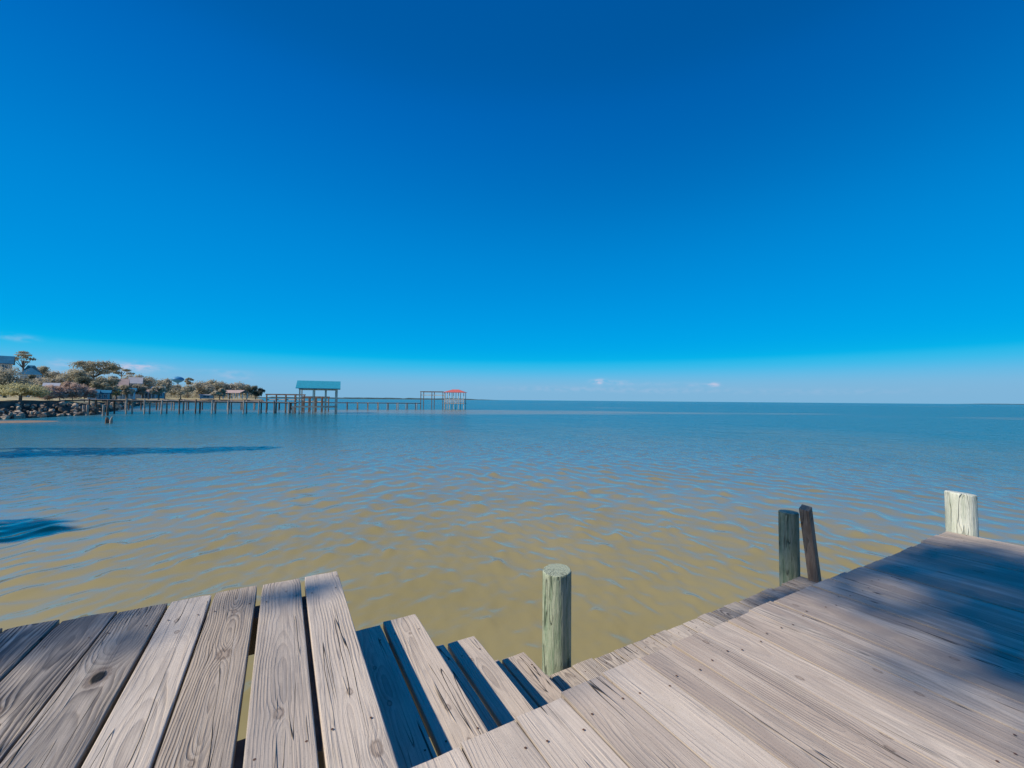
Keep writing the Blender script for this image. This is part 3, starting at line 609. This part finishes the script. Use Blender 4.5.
S = [('pine_tree', 24, 347, 0, 17, 118, 'pine', 'tall lone pine with a small flat crown above the white house', dict(clear=.6, lobes=8, n=520, flat=.36, trunk=.3, lean=-.05)),
 ('oak_tree', 5, 361.5, 0, 33, 78, 'oak', 'dense live oak at the left end of the shore', dict(n=3500, clear=.12, lobes=26)),
 ('oak_tree', -22, 358, 0, 34, 75, 'oak', 'big live oak at the shore cut off by the photo edge', dict(n=2500, clear=.12, lobes=22)),
 ('oak_tree', 40, 362, 0, 20, 125, 'oak', 'oak behind the white house with the blue roof', dict(n=1800, clear=.3)),
 ('oak_tree', 58, 367, 0, 28, 112, 'grey', 'pale grey green oak right of the white house', dict(n=2400, clear=.15, lobes=20)),
 ('oak_tree', 76, 364, 0, 24, 110, 'oak', 'broad oak rising behind the brown thicket', dict(n=2400, clear=.15, lobes=20)),
 ('pine_tree', 93, 358, 0, 30, 126, 'pine', 'flat topped pine standing above the oaks', dict(clear=.5, n=1900, flat=.45, lobes=20, trunk=.3)),
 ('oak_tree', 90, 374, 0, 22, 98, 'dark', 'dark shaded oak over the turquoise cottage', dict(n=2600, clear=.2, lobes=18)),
 ('oak_tree', 106, 372, 0, 20, 112, 'oak', 'oak left of the pink roofed house', dict(n=1900, clear=.2)),
 ('pine_tree', 121, 366, 0, 18, 190, 'pine', 'thin distant pine with sparse tufts over the pink roofed house', dict(clear=.7, n=520, flat=.35, lobes=9, trunk=.25)),
 ('oak_tree', 118, 375, 0, 26, 200, 'oak', 'low distant oak behind the pink roofed house', dict(n=1500, clear=.1)),
 ('oak_tree', 136, 373, 0, 22, 160, 'grey', 'round olive oak above the white porch house', dict(n=1800, clear=.2)),
 ('oak_tree', 149, 374, 0, 22, 170, 'oak', 'dark based oak left of the water tower', dict(n=1900, clear=.15)),
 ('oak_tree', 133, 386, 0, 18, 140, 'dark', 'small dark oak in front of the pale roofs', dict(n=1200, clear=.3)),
 ('oak_tree', 165, 377, 0, 20, 190, 'grey', 'pale spreading oak beside the gabled cottage', dict(n=1700, clear=.1)),
 ('pine_tree', 188, 377, 0, 10, 230, 'pine', 'small pine tuft just right of the water tower', dict(clear=.6, n=500, flat=.5, lobes=7)),
 ('oak_tree', 181, 383, 0, 20, 205, 'oak', 'low oak under the water tower', dict(n=1500, clear=.1)),
 ('oak_tree', 201, 380, 0, 24, 225, 'grey', 'big pale oak behind the small grey shed', dict(n=2000, clear=.08, lobes=20)),
 ('oak_tree', 214, 379, 0, 20, 240, 'oak', 'tallest oak over the white shed', dict(n=1600, clear=.1)),
 ('oak_tree', 230, 381, 0, 24, 250, 'grey', 'wide oak over the open carport', dict(n=2000, clear=.1, lobes=18)),
 ('oak_tree', 247, 383, 0, 18, 270, 'oak', 'oak near the tip of the headland', dict(n=1500, clear=.1)),
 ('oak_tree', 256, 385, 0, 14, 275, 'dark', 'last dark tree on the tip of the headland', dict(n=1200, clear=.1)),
 ('willow_tree', 21, 385, 0, 36, 58, 'willow', 'low umbrella shaped yellow green tree on the lawn by the seawall', dict(n=3200, clear=.30, flat=.6, lobes=24, trunk=.16)),
 ('oak_tree', 34, 371, 0, 12, 97, 'dark', 'dark oak against the right end of the white house', dict(n=1300, clear=.1, lobes=10)),
 ('oak_tree', 50, 374, 0, 20, 96, 'grey', 'low pale oak above the brown brush', dict(n=2000, clear=.08, lobes=16)),
 ('oak_tree', 134, 381, 0, 17, 138, 'grey', 'small pale oak in front of the white metal roof', dict(n=1200, clear=.1, lobes=12)),
 ('oak_tree', 100, 379, 0, 12, 96, 'oak', 'olive oak between the turquoise cottage and the pink roof', dict(n=1300, clear=.1, lobes=12)),
 ('oak_tree', 127, 383, 0, 12, 108, 'grey', 'pale low oak over the right end of the porch cottage', dict(n=1200, clear=.2, lobes=11)),
 ('oak_tree', 159, 385, 0, 12, 138, 'grey', 'pale low oak in front of the gabled teal cottage', dict(n=1200, clear=.15, lobes=11)),
 ('oak_tree', 111, 384, 0, 9, 100, 'oak', 'small olive oak beside the turquoise cottage', dict(n=900, clear=.15, lobes=9)),
 ('oak_tree', 220, 386, 0, 12, 215, 'grey', 'pale bushy oak between the shed and the carport', dict(n=1100, clear=.1, lobes=10)),
 ('small_cypress', 116.5, 387, 0, 7, 105, 'yellow', 'small bright yellow green conical tree before the white cottage', dict(n=700, clear=.1, lobes=9))]
for (nm, px, yt, _, wp, d, kind, lab, kw) in S:
    ptree(nm, px, yt, 0, wp, d, kind, lab, group=TG, **kw)
SH = [(48, 389, 16, 66, 'left end of the bare brown thicket on the lawn'), (60, 385, 18, 68, 'bare brown brush mound next to the yellow green tree'),
      (73, 381, 20, 70, 'tallest reddish brown bare brush mound'), (85, 387, 15, 72, 'right hand reddish brown brush beside the turquoise cottage')]
for (px, yt, wp, d, lab) in SH:
    ptree('brush_thicket', px, yt, 0, wp, d, 'brown', lab, cat='shrub', group='brown brush on the lawn', n=2600, clear=.02, lobes=22, trunk=.05, flat=1.0)
# understorey of the far shore, a mass nobody could count
mb = MB(); rdn = np.random.default_rng(5); bl = []
for i in range(330):
    t = random.random(); px = random.uniform(86, 258) if i > 25 else random.uniform(-10, 45)
    d = float(np.interp(px, [-10, 50, 100, 150, 200, 260], [75, 90, 110, 190, 245, 300])) * (random.uniform(1.0, 1.1) if i % 2 else random.uniform(1.12, 1.4))
    r_ = d * random.uniform(.006, .012) * (1 if i % 2 else 1.5); bl.append((P(px, d), d, 2.3 + r_ * (.6 if i % 2 else 1.1), r_))
leaves(mb, bl, 52000, .28, rdn, .8)
tag(mb.build('undergrowth', LEAF['oak']), 'mixed bushes and undergrowth beneath the far shore trees', 'undergrowth', kind='stuff')
# shore oaks to the left and behind the viewer, whose shade falls on the water and on the deck
def shade_tree(name, tx, ty, blobs, n, leaf, label, seed=1):
    """blobs are (x, y, z, r) of foliage; every limb grows out of one trunk"""
    r = empty(name, (tx, ty, 1.9), 0, label, 'tree'); tm = MB(); rd = np.random.default_rng(seed)
    tz = min(b[2] for b in blobs) * .5; top = Vector((0, 0, tz))
    tm.tube([(0, 0, -.8), (.1, .1, tz * .5), top], [.45, .36, .28], 10)
    loc = [(b[0] - tx, b[1] - ty, b[2] - 1.9, b[3]) for b in blobs]
    for b in loc: tm.tube([top, top.lerp(Vector(b[:3]), .5) + Vector((0, 0, .5)), Vector(b[:3])], [.16, .09, .02], 6, cap=False)
    lm = MB(); leaves(lm, loc, n, leaf, rd, .8); tm.build('trunk', BARK, r); lm.build('crown', LEAF['oak'], r)
SV = SUN / SUN.z
def soft_crown(mb, c, sigma, od, leaf, rd):
    """an open spray of foliage thinning outwards, od = how many leaves deep it is at its middle"""
    n = int(od * 2 * PI * sigma ** 2 / (.60 * leaf ** 2)); p = rd.normal(size=(n, 3)) * sigma * np.array([1, 1, .35]) + np.array(c)
    nrm = rd.normal(size=(n, 3)); nrm /= np.linalg.norm(nrm, axis=1)[:, None]; t = np.cross(nrm, rd.normal(size=(n, 3))); t /= np.linalg.norm(t, axis=1)[:, None]; b = np.cross(nrm, t)
    s = leaf * (.6 + .8 * rd.random((n, 1))); mb.quads(np.stack([p - t*s, p - b*s*.55, p + t*s, p + b*s*.55], 1))
def cast(px, y, plane, T, dx=0, dy=0):
    """a point T metres above the plane whose shadow falls where pixel (px, y) meets it"""
    d = F * (CAMZ - plane) / (y - hor(px)); X = P(px, d)
    return (X + SV.x * T + dx, d + SV.y * T + dy, plane + T)
DK = CAMZ - 1.0
def cuv(u, v, h, T): X, Y, Z = D(u, v, h); return (X + SV.x * T, Y + SV.y * T, Z + T)
near = [(cuv(.2, 2.95, 1, 13), .30, 1.8), (cuv(.2, 3.6, 1, 12.8), .30, 1.5), (cuv(.65, 3.2, 1, 13.5), .55, .85), (cuv(.75, 3.95, 1, 13.4), .26, .9), (cuv(.2, 4.1, 1, 13.2), .2, 1.2), (cuv(-.55, 3.2, 1, 12.6), .45, 2.2), (cuv(-1.4, 3.1, 1, 12.3), .6, 2.2), (cuv(.72, 3.1, 1, 13.2), .28, 1.7), (cuv(.8, 3.75, 1, 13.3), .26, 1.7),
        (cuv(1.08, 2.6, 1, 13), .17, .6), (cuv(2.3, 4.95, 1.6, 13.4), .34, 2.8), (cuv(2.25, 4.75, 1.2, 13.4), .16, 1.6), (cuv(2.0, 4.0, 1.82, 13), .25, .9), (cuv(1.9, 3.4, 1.82, 12.7), .16, .6),
        (cuv(2.43, .16, 1, 13), .085, 1.5), (cuv(2.37, -.02, 1, 13.1), .08, 1.1), (cuv(2.5, .34, 1.2, 13), .06, .6), (cuv(2.56, -.62, 1, 12.8), .14, .9), (cuv(2.5, -1.05, 1, 12.6), .22, .8), ]
rq = random.Random(4)
for _ in range(16): near.append((cuv(rq.uniform(-.1, 1.1), rq.uniform(2.2, 4.05), 1, rq.uniform(12.4, 13.6)), rq.uniform(.05, .10), rq.uniform(.5, 1.2)))
for _ in range(5): near.append((cuv(rq.uniform(.1, .5), rq.uniform(2.1, 2.5), 1, 13), rq.uniform(.07, .12), rq.uniform(.6, 1.1)))
for _ in range(7): near.append((cuv(rq.uniform(2.15, 2.6), rq.uniform(-1.15, -.45), 1, 12.8), rq.uniform(.04, .08), rq.uniform(.8, 1.6)))
r = empty('oak_tree', (-3, -14.5, 1.9), 0, 'live oak on the bank behind the dock', 'tree'); tm = MB(); lm = MB(); rdn = np.random.default_rng(2); top = Vector((-.8, .6, 6.5))
tm.tube([(0, 0, -.8), (.1, .1, 3), top], [.45, .36, .28], 10)
for (c, sg, od) in near:
    q = Vector(c) - Vector((-3, -14.5, 1.9)); tm.tube([top, top.lerp(q, .45) + Vector((-.6, -.6, .9)), q], [.10, .022, .006], 6, cap=False); soft_crown(lm, q, sg, od, .085, rdn)
soft_crown(lm, (0, -1.5, 10.0), 1.6, 1.2, .16, rdn); soft_crown(lm, (-2.5, -3.5, 8), 2.0, 1.2, .16, rdn)
tm.build('trunk', BARK, r); lm.build('crown', LEAF['oak'], r)
b2 = [(*cast(-40 + i * 36, 456 - i * .9, 0, 9.5 + .6 * math.sin(i * 2)), 1.35 if i % 2 else 1.0) for i in range(9)]
shade_tree('oak_tree', -31, 17, b2, 3600, .26, 'spreading oak on the bank left of the view', 3)
b3 = [(*cast(-90 + i * 42, 532 + 3 * math.sin(i * 3), 0, 9.0 + .3 * (i % 2)), (.75 if i < 3 else .42)) for i in range(4)]
shade_tree('oak_tree', -22, 1, b3, 2000, .16, 'oak leaning over the bank left of the dock', 4)

# ------------------------------------------------------------------ seawall and rocks
def coast_at(px):
    d = float(np.interp(px, [0, 40, 75, 105, 130, 150], [45, 50, 56, 78, 119, 168])); return P(px, d), d
mb = MB(); prev = None
for px in [-60, -20, 10, 40, 60, 75, 90, 105, 118, 130]:
    if px < 0: X, Y = {-60: (-47.5, 29.5), -20: (-56, 38)}[px]
    else: X, Y = coast_at(px)
    cur = Vector((X - 3.4 - (1.8 if px > 80 else 0), Y + 1.6 - (1.0 if px > 80 else 0), 0))
    if prev is not None:
        mb.beam((prev.x, prev.y, .95), (cur.x, cur.y, .95), .28, 1.9); mb.beam((prev.x, prev.y, 1.945), (cur.x, cur.y, 1.945), .5, .09)
    prev = cur
tag(mb.build('seawall', GREYCON), 'long low grey seawall running behind the riprap rocks', 'seawall')
g = NG('riprap_rock', .9, .2); n1 = g.noise(g.obj(), 1.3, 5, .65); oi = g.n('ShaderNodeObjectInfo').outputs['Random']
rc = g.mix(g.smooth(n1, .35, .65), (.38, .29, .21), (.70, .56, .42)); rc = g.mix(g.ma('MULTIPLY', g.smooth(oi, .15, .6), .85), rc, (.055, .05, .045))
g.color(rc); g.bump(n1, .8, .1); ROCK = g.m
import bmesh
protos = []
for k in range(6):
    bm = bmesh.new(); bmesh.ops.create_icosphere(bm, subdivisions=2, radius=1)
    rd = random.Random(k); planes = [(Vector((rd.gauss(0, 1), rd.gauss(0, 1), rd.gauss(0, 1))).normalized(), rd.uniform(.5, .8)) for _ in range(9)]
    for v_ in bm.verts:
        for (n_, dd) in planes:
            e = v_.co.dot(n_) - dd
            if e > 0: v_.co -= n_ * e
    me = bpy.data.meshes.new('rock'); bm.to_mesh(me); bm.free(); me.materials.append(ROCK); protos.append(me)
ZN = [(8, 'near the left photo edge'), (34, 'below the yellow green tree'), (62, 'in front of the brown brush'), (92, 'near the foot of the piers'), (999, 'at the far thin end of the riprap')]
for i in range(295):
    px = random.uniform(-14, 80) if random.random() < .5 else random.uniform(70, 136)
    X, Y = coast_at(max(px, 0)); X = P(px, Y) if px < 0 else X
    sh_ = 1.7 * min(1, max(0, (px - 66) / 12)); X += .79 * sh_; Y += .5 * sh_
    t = random.random() ** 1.2; off = -.6 + t * 4.0
    o = bpy.data.objects.new('rock', random.choice(protos)); col.objects.link(o)
    s = random.choice((random.uniform(.16, .3), random.uniform(.3, .46))) * (1.05 if t < .5 else .85) * (1 + max(0, Y - 50) * .011)
    o.location = (X - off * .9 + .3, Y + off * .45, .02 + t * 1.45 + jig(.15)); o.scale = (s, s * random.uniform(.7, 1.3), s * random.uniform(.5, .95))
    o.rotation_euler = (random.uniform(0, 6), random.uniform(0, 6), random.uniform(0, 6))
    zone = [z_ for (lim, z_) in ZN if px < lim][0]; row = 'at the waterline' if t < .3 else ('halfway up the bank' if t < .7 else 'against the grey seawall')
    tag(o, ('small' if s < .3 else 'large') + ' rough riprap rock ' + row + ', ' + zone, 'rock', 'riprap rocks along the shore')
mb = MB(); c = Vector((P(6, 40.5), 40.5)); n = 20
vs_ = [(c.x, c.y, .10)] + [(c.x + r_ * 4.2 * math.cos(2*PI*i/n) , c.y + r_ * 3.0 * math.sin(2*PI*i/n) + 1.0 * r_ * math.cos(2*PI*i/n), z_) for (r_, z_) in ((.6, .06), (1.0, -.03), (1.25, -.3)) for i in range(n)]
mb.add(vs_, [(0, 1 + i, 1 + (i+1) % n) for i in range(n)] + [(1 + j*n + i, 1 + (j+1)*n + i, 1 + (j+1)*n + (i+1) % n, 1 + j*n + (i+1) % n) for j in range(2) for i in range(n)])
tag(mb.build('sand_bar', plain('wet_sand', (.26, .18, .115), .7, .15, 2)), kind='structure')

# ------------------------------------------------------------------ piers
def pier(name, a, b, z0, z1, n, label, wd=1.5, tall=.35, rd=random.Random(3)):
    r = empty(name, (a[0], a[1], 0), 0, label, 'pier'); A = Vector((*a, 0)); B = Vector((*b, 0)); d = B - A; nrm = Vector((-d.y, d.x, 0)).normalized()
    mb = MB(); mb.beam(Vector((0, 0, z0)), d + Vector((0, 0, z1)), wd, .06); mb.build('walkway', WALKW, r)
    mb = MB()
    for s in (-1, 1): mb.beam(Vector((0, 0, z0 - .11)) + nrm * s * wd * .38, d + Vector((0, 0, z1 - .11)) + nrm * s * wd * .38, .08, .14)
    mb.build('stringers', DARKWOOD, r)
    for i in range(n):
        t = (i + .5) / n
        for s in (-1, 1):
            p = d * t + nrm * s * (wd / 2 + .1); zt = z0 + (z1 - z0) * t + rd.uniform(.0, tall)
            mb = MB(); j = rd.uniform(-.08, .08)
            mb.tube([(p.x + j, p.y, -1.2), (p.x, p.y, zt)], [.11, .10], 8); mb.build('piling', DARKWOOD if rd.random() < .5 else PIERWOOD, r)
    return r
pier('wooden_pier', (P(84, 61), 61), (P(297, 71), 71), 2.15, 1.85, 13, 'nearer wooden pier from the riprap shore out to the blue roofed boathouse')
pier('wooden_pier', (P(104, 80), 80), (P(421, 107.5), 107.5), 1.8, 1.62, 26, 'longer farther wooden pier reaching out to the red roofed gazebo', tall=.1)
METALBLUE = plain('blue_metal_roof', (.035, .30, .40), .35, .1, 3, .5)
REDROOF = plain('red_shingle_roof', (.55, .13, .11), .7, .2, 3)
POSTW = plain('boathouse_timber', (.52, .43, .34), .85, .25, 2)
def gable(mb, x0, x1, yf, yb, ze, zr, th=.1, mi=None):
    ym = (yf + yb) / 2
    vs_ = []
    for dz in (0, -th): vs_ += [(x0, yf, ze + dz), (x1, yf, ze + dz), (x0, ym, zr + dz), (x1, ym, zr + dz), (x0, yb, ze + dz), (x1, yb, ze + dz)]
    mb.add(vs_, [(0, 1, 3, 2), (2, 3, 5, 4), (7, 6, 8, 9), (9, 8, 10, 11), (0, 6, 7, 1), (4, 5, 11, 10), (0, 2, 8, 6), (2, 4, 10, 8), (1, 7, 9, 3), (3, 9, 11, 5)], mi)
# blue roofed boathouse
d = 70.0; bh = empty('boathouse', (P(318.5, d), d, 0), .40, 'open boathouse on tall posts with a blue metal gable roof', 'boathouse')
k = d / F * .92
mb = MB(); gable(mb, -21.8*k, 22*k, -.6, 4.9, ZZ(318, 388.6, d), ZZ(318, 381.3, d + 2)); mb.build('roof', METALBLUE, bh)
for (px, wd) in ((300.5, .22), (313.5, .17), (325.5, .20), (336.5, .42)):
    for yy in (0, 4.3):
        x = (px - 318.5) * k; mb = MB(); mb.box((x, yy, (ZZ(318, 388.8, d) - 1.2) / 2), (wd if yy == 0 else .18, wd * .7, ZZ(318, 388.8, d) + 1.2)); mb.build('post', POSTW, bh)
mb = MB()
for yy in (0, 4.3): mb.box((.0, yy + .16, ZZ(318, 389.6, d)), (38*k, .1, .22))
mb.build('top_plate', POSTW, bh)
mb = MB()
for yy in (-.2, 4.5): mb.box((-3.5*k, yy, ZZ(318, 407.3, d)), (44*k, .12, .24))
mb.build('lower_beam', POSTW, bh)
mb = MB(); mb.box((-24*k, -.2, .3), (.28, .28, 1.6)); mb.build('short_post', POSTW, bh)
# open timber frames beside the near pier
def lift_frame(px0, px1, ytop, d, dep, nx, label, zt=None):
    r = empty('timber_frame', (P(px0, d), d, 0), 0, label, 'timber frame'); k = d / F; wd = (px1 - px0) * k; z = ZZ(px0, ytop, d)
    for i in range(nx):
        for yy in (0, dep): mb = MB(); mb.box((wd * i / (nx - 1), yy, (z - .12 - 1.2) / 2), (.17, .17, z - .12 + 1.2)); mb.build('post', DARKWOOD, r)
    for yy in (0, dep): mb = MB(); mb.box((wd / 2, yy, z), (wd + .4, .14, .22)); mb.build('top_beam', DARKWOOD, r)
    mb = MB()
    for yy in (0.1, dep + .1): mb.box((wd / 2, yy, z - .9), (wd, .08, .14))
    mb.build('rail', POSTW, r)
    return r
lift_frame(267, 296, 394.8, 72.5, 3.0, 4, 'low open timber frame left of the blue roofed boathouse')
lift_frame(303, 322, 397.2, 79, 3.0, 4, 'low timber frame seen through the posts of the boathouse')
lift_frame(421, 443, 392.0, 109, 3.5, 3, 'open flat topped boat lift frame left of the red roofed gazebo')
# gazebo at the end of the long pier
d = 109.0; k = d / F; gz = empty('gazebo', (P(454.5, d), d + 2.2, 0), 0, 'gazebo with a red hipped roof at the end of the long pier', 'gazebo')
ze, zr, a, b, c = ZZ(454, 392.7, d), ZZ(454, 389.6, d), 11.2*k, 2.9, 3.0*k
mb = MB(); vs_ = [(-a, -b, ze), (a, -b, ze), (a, b, ze), (-a, b, ze), (-c, 0, zr), (c, 0, zr)]
mb.add(vs_, [(0, 1, 5, 4), (1, 2, 5), (2, 3, 4, 5), (3, 0, 4), (3, 2, 1, 0)]); mb.build('roof', REDROOF, gz)
for px in (444.8, 449.7, 453.8, 458.6, 463.9):
    for yy in (-2.3, 2.3): mb = MB(); mb.box(((px - 454.5)*k, yy, (ze - 1.2 - .03) / 2), (.15, .15, ze + 1.2 - .03)); mb.build('post', POSTW, gz)
mb = MB(); mb.box((0, 0, 1.6), (20.5*k, 5.0, .16)); mb.build('floor', PIERWOOD, gz)
mb = MB()
for z in (2.0, 2.3, 2.65):
    for yy in (-2.42, 2.42): mb.box((0, yy, z), (19.5*k, .06, .1))
mb.build('railing', plain('white_rail', (.6, .58, .55), .7, .1, 2), gz)
# broken stump in the water
mb = MB(); st = empty('broken_stump', (P(110, 40), 40, 0), 0, 'broken two pronged piling stump sticking out of the water', 'stump')
mb.tube([(-.12, 0, -1), (-.14, 0, .35), (-.16, 0, .58)], [.16, .15, .09], 9); mb.build('prong', DARKWOOD, st)
mb = MB(); mb.tube([(.12, .1, -1), (.22, .05, .3), (.34, 0, .62)], [.14, .12, .05], 9); mb.build('prong', PIERWOOD, st)
for (px, yb, yt, lab) in ((84.5, 415.5, 405.5, 'old grey piling at the foot of the rocks, left one of the pair'), (88.3, 415.5, 405.0, 'old grey piling at the foot of the rocks, right one of the pair'),
                     (104.5, 416, 405, 'pale old piling standing in the water just off the rocks'), (108.6, 416, 406, 'dark old piling standing in the water just off the rocks')):
    d = F * CAMZ / (yb - hor(px)); mb = MB(); zt = ZZ(px, yt, d); mb.tube([(0, 0, -1), (.03, 0, zt)], [.15, .13], 9)
    o = mb.build('old_piling', DARKWOOD if 'dark' in lab else PIERWOOD); o.location = (P(px, d), d, 0); tag(o, lab, 'piling')

# ------------------------------------------------------------------ houses on the shore
def wallm(n, c): return plain(n, c, .8, .07, .6)
GLASS = plain('window_glass', (.05, .10, .14), .15, .2, 2, .6); TRIM = wallm('white_trim', (.72, .72, .7))
def house(name, px0, px1, ye, yr, yb, d, wall, roof, label, dep=7., nwin=3, porch=False, hip=0., cat='house', win=(.42, .75)):
    k = d / F; pc = (px0 + px1) / 2; wd = (px1 - px0) * k; zb = 2.0; ze = ZZ(pc, ye, d); zr = ZZ(pc, yr, d + dep / 2)
    th = math.atan(-P(pc, d) / d) - .06; wd *= math.cos(th) * .94; dep = min(dep, 5.0)
    r = empty(name, (P(pc, d), d, zb), th, label, cat); H = ze - zb
    mb = MB(); mb.box((0, dep / 2, H / 2), (wd, dep, H)); 
    if not hip: mb.add([(-wd/2, 0, H), (-wd/2, dep, H), (-wd/2, dep/2, zr - zb - .15), (wd/2, 0, H), (wd/2, dep, H), (wd/2, dep/2, zr - zb - .15)], [(0, 2, 1), (3, 4, 5), (0, 3, 5, 2), (1, 2, 5, 4)])
    mb.build('wall', wall, r)
    mb = MB(); e = .45
    if hip:
        vs_ = [(-wd/2 - e, -e, H - .05), (wd/2 + e, -e, H - .05), (wd/2 + e, dep + e, H - .05), (-wd/2 - e, dep + e, H - .05), (-wd/2 + hip, dep/2, zr - zb), (wd/2 - hip, dep/2, zr - zb)]
        mb.add(vs_, [(0, 1, 5, 4), (1, 2, 5), (2, 3, 4, 5), (3, 0, 4), (3, 2, 1, 0)])
    else: gable(mb, -wd/2 - e, wd/2 + e, -e, dep + e, H - .1, zr - zb, .12)
    mb.build('roof', roof, r)
    zw = ze - zb - (2.1 if H > 3 else H * .5)
    for i in range(nwin):
        x = -wd/2 + wd * (i + .5) / nwin; ww = wd / nwin * .5; hh = min(1.5, H * .5); zc = H - hh * .5 - .45
        mb = MB()
        for s in (-1, 1): mb.box((x + s * (ww / 2 + .05), -.05, zc), (.1, .1, hh + .2)); mb.box((x, -.052, zc + s * (hh / 2 + .05)), (ww + .0, .1, .1))
        mb.box((x, -.05, zc), (.06, .08, hh))
        f = mb.build('window', TRIM, r); mb = MB(); mb.box((x, -.02, zc), (ww, .05, hh)); mb.build('pane', GLASS, f)
    if porch:
        mb = MB(); mb.box((0, -1.2, H - .25), (wd + .4, 2.3, .12)); mb.build('porch_roof', roof, r)
        for i in range(5): mb = MB(); mb.box((-wd/2 + wd * i / 4, -2.2, (H - .32) / 2), (.16, .16, H - .32)); mb.build('porch_post', TRIM, r)
    return r
ROOFBLUE = plain('blue_grey_roof', (.02, .15, .25), .5, .2, 1, .4); ROOFPINK = plain('pale_pink_roof', (.42, .32, .30), .8, .12, 1); ROOFWHITE = plain('white_metal_roof', (.44, .44, .45), .4, .08, 1, .5)
W1 = wallm('white_clapboard', (.68, .71, .73)); W2 = wallm('turquoise_siding', (.10, .32, .38)); W3 = wallm('pale_blue_siding', (.38, .50, .56)); W4 = wallm('tan_stucco', (.50, .43, .36))
house('beach_house', -16, 10, 363.0, 357.4, 0, 108, W4, ROOFBLUE, 'large house with a dark blue roof behind the left oak', dep=12, nwin=2)
house('beach_house', 19, 39.5, 374.8, 366.5, 0, 100, W1, ROOFBLUE, 'white house with a blue roof and a row of windows', dep=9, nwin=5, hip=2.2)
house('beach_house', 45, 57, 386, 383.6, 0, 92, W4, ROOFWHITE, 'low house with a pale flat roof behind the brown brush', dep=8, nwin=2)
house('cottage', 88, 97, 393, 390, 0, 84, W3, ROOFBLUE, 'small pale blue cottage left of the turquoise one', dep=6, nwin=2)
house('cottage', 98, 108.5, 392.8, 390.5, 0, 88, W2, ROOFBLUE, 'turquoise cottage under the dark oak', dep=6, nwin=2)
house('beach_house', 112, 127, 386.0, 379.5, 0, 134, W3, ROOFPINK, 'tall pale house with a pink gable roof among the oaks', dep=9, nwin=3)
house('beach_house', 129, 141, 383.5, 378.0, 0, 150, W4, ROOFWHITE, 'house with a white metal roof half hidden by oaks', dep=9, nwin=2)
house('cottage', 120, 134.5, 391, 388.5, 0, 112, W3, ROOFBLUE, 'white cottage with a row of porch posts by the yellow green tree', dep=7, nwin=3, porch=True)
house('cottage', 142, 156, 393, 390, 0, 142, wallm('rose_siding', (.45, .30, .27)), ROOFPINK, 'cottage with a pink roof and shaded porch', dep=7, nwin=2, porch=True)
house('cottage', 152, 164, 392.5, 387.2, 0, 160, W2, wallm('pale_teal_roof', (.35, .52, .55)), 'gabled pale teal cottage beside the pink roofed one', dep=8, nwin=2)
house('shed', 200, 213.5, 395.3, 394.8, 0, 212, wallm('grey_siding', (.44, .44, .44)), ROOFWHITE, 'low grey shed with a white roof near the water', dep=8, nwin=1)
# open carport
d = 232; cp = empty('carport', (P(231.5, d), d, 2.0), 0, 'long open carport with a pale pink roof and white posts', 'carport'); k = d / F
mb = MB(); gable(mb, -9.5*k, 9.5*k, -1, 8, ZZ(231, 393.2, d) - 2, ZZ(231, 390.3, d) - 2); mb.build('roof', ROOFPINK, cp)
for x in (-8, -3, 3, 8):
    for yy in (0, 7): mb = MB(); mb.box((x*k, yy, (ZZ(231, 393.4, d) - 2) / 2), (.6 if x == -8 else .3, .3, ZZ(231, 393.4, d) - 2)); mb.build('post', TRIM, cp)
# water tower
d = 520.; k = d / F; wt = empty('water_tower', (P(177.5, d), d, 2), 0, 'blue water tower bulb above the trees', 'water tower')
mb = MB(); prof_ = [(.4, -3.2), (2.8, -2.2), (4.6, -.6), (4.9, .4), (4.0, 1.7), (2.2, 2.6), (.3, 3.0)]; zc = ZZ(177.5, 380.0, d) - 2; n = 20; sc_ = 5.2*k/4.9
vs_ = [(r_*sc_*math.cos(2*PI*i/n), r_*sc_*math.sin(2*PI*i/n), zc + z*sc_) for (r_, z) in prof_ for i in range(n)]
mb.add(vs_, [(j*n + i, j*n + (i+1) % n, (j+1)*n + (i+1) % n, (j+1)*n + i) for j in range(len(prof_) - 1) for i in range(n)]); mb.build('tank', plain('tower_blue', (.06, .26, .46), .5, .05, .3), wt, smooth=True)
mb = MB(); mb.tube([(0, 0, 0), (0, 0, zc - 2*sc_)], [1.6, 1.1], 12); mb.build('column', plain('tower_column', (.35, .48, .58), .6, .05, .3), wt)
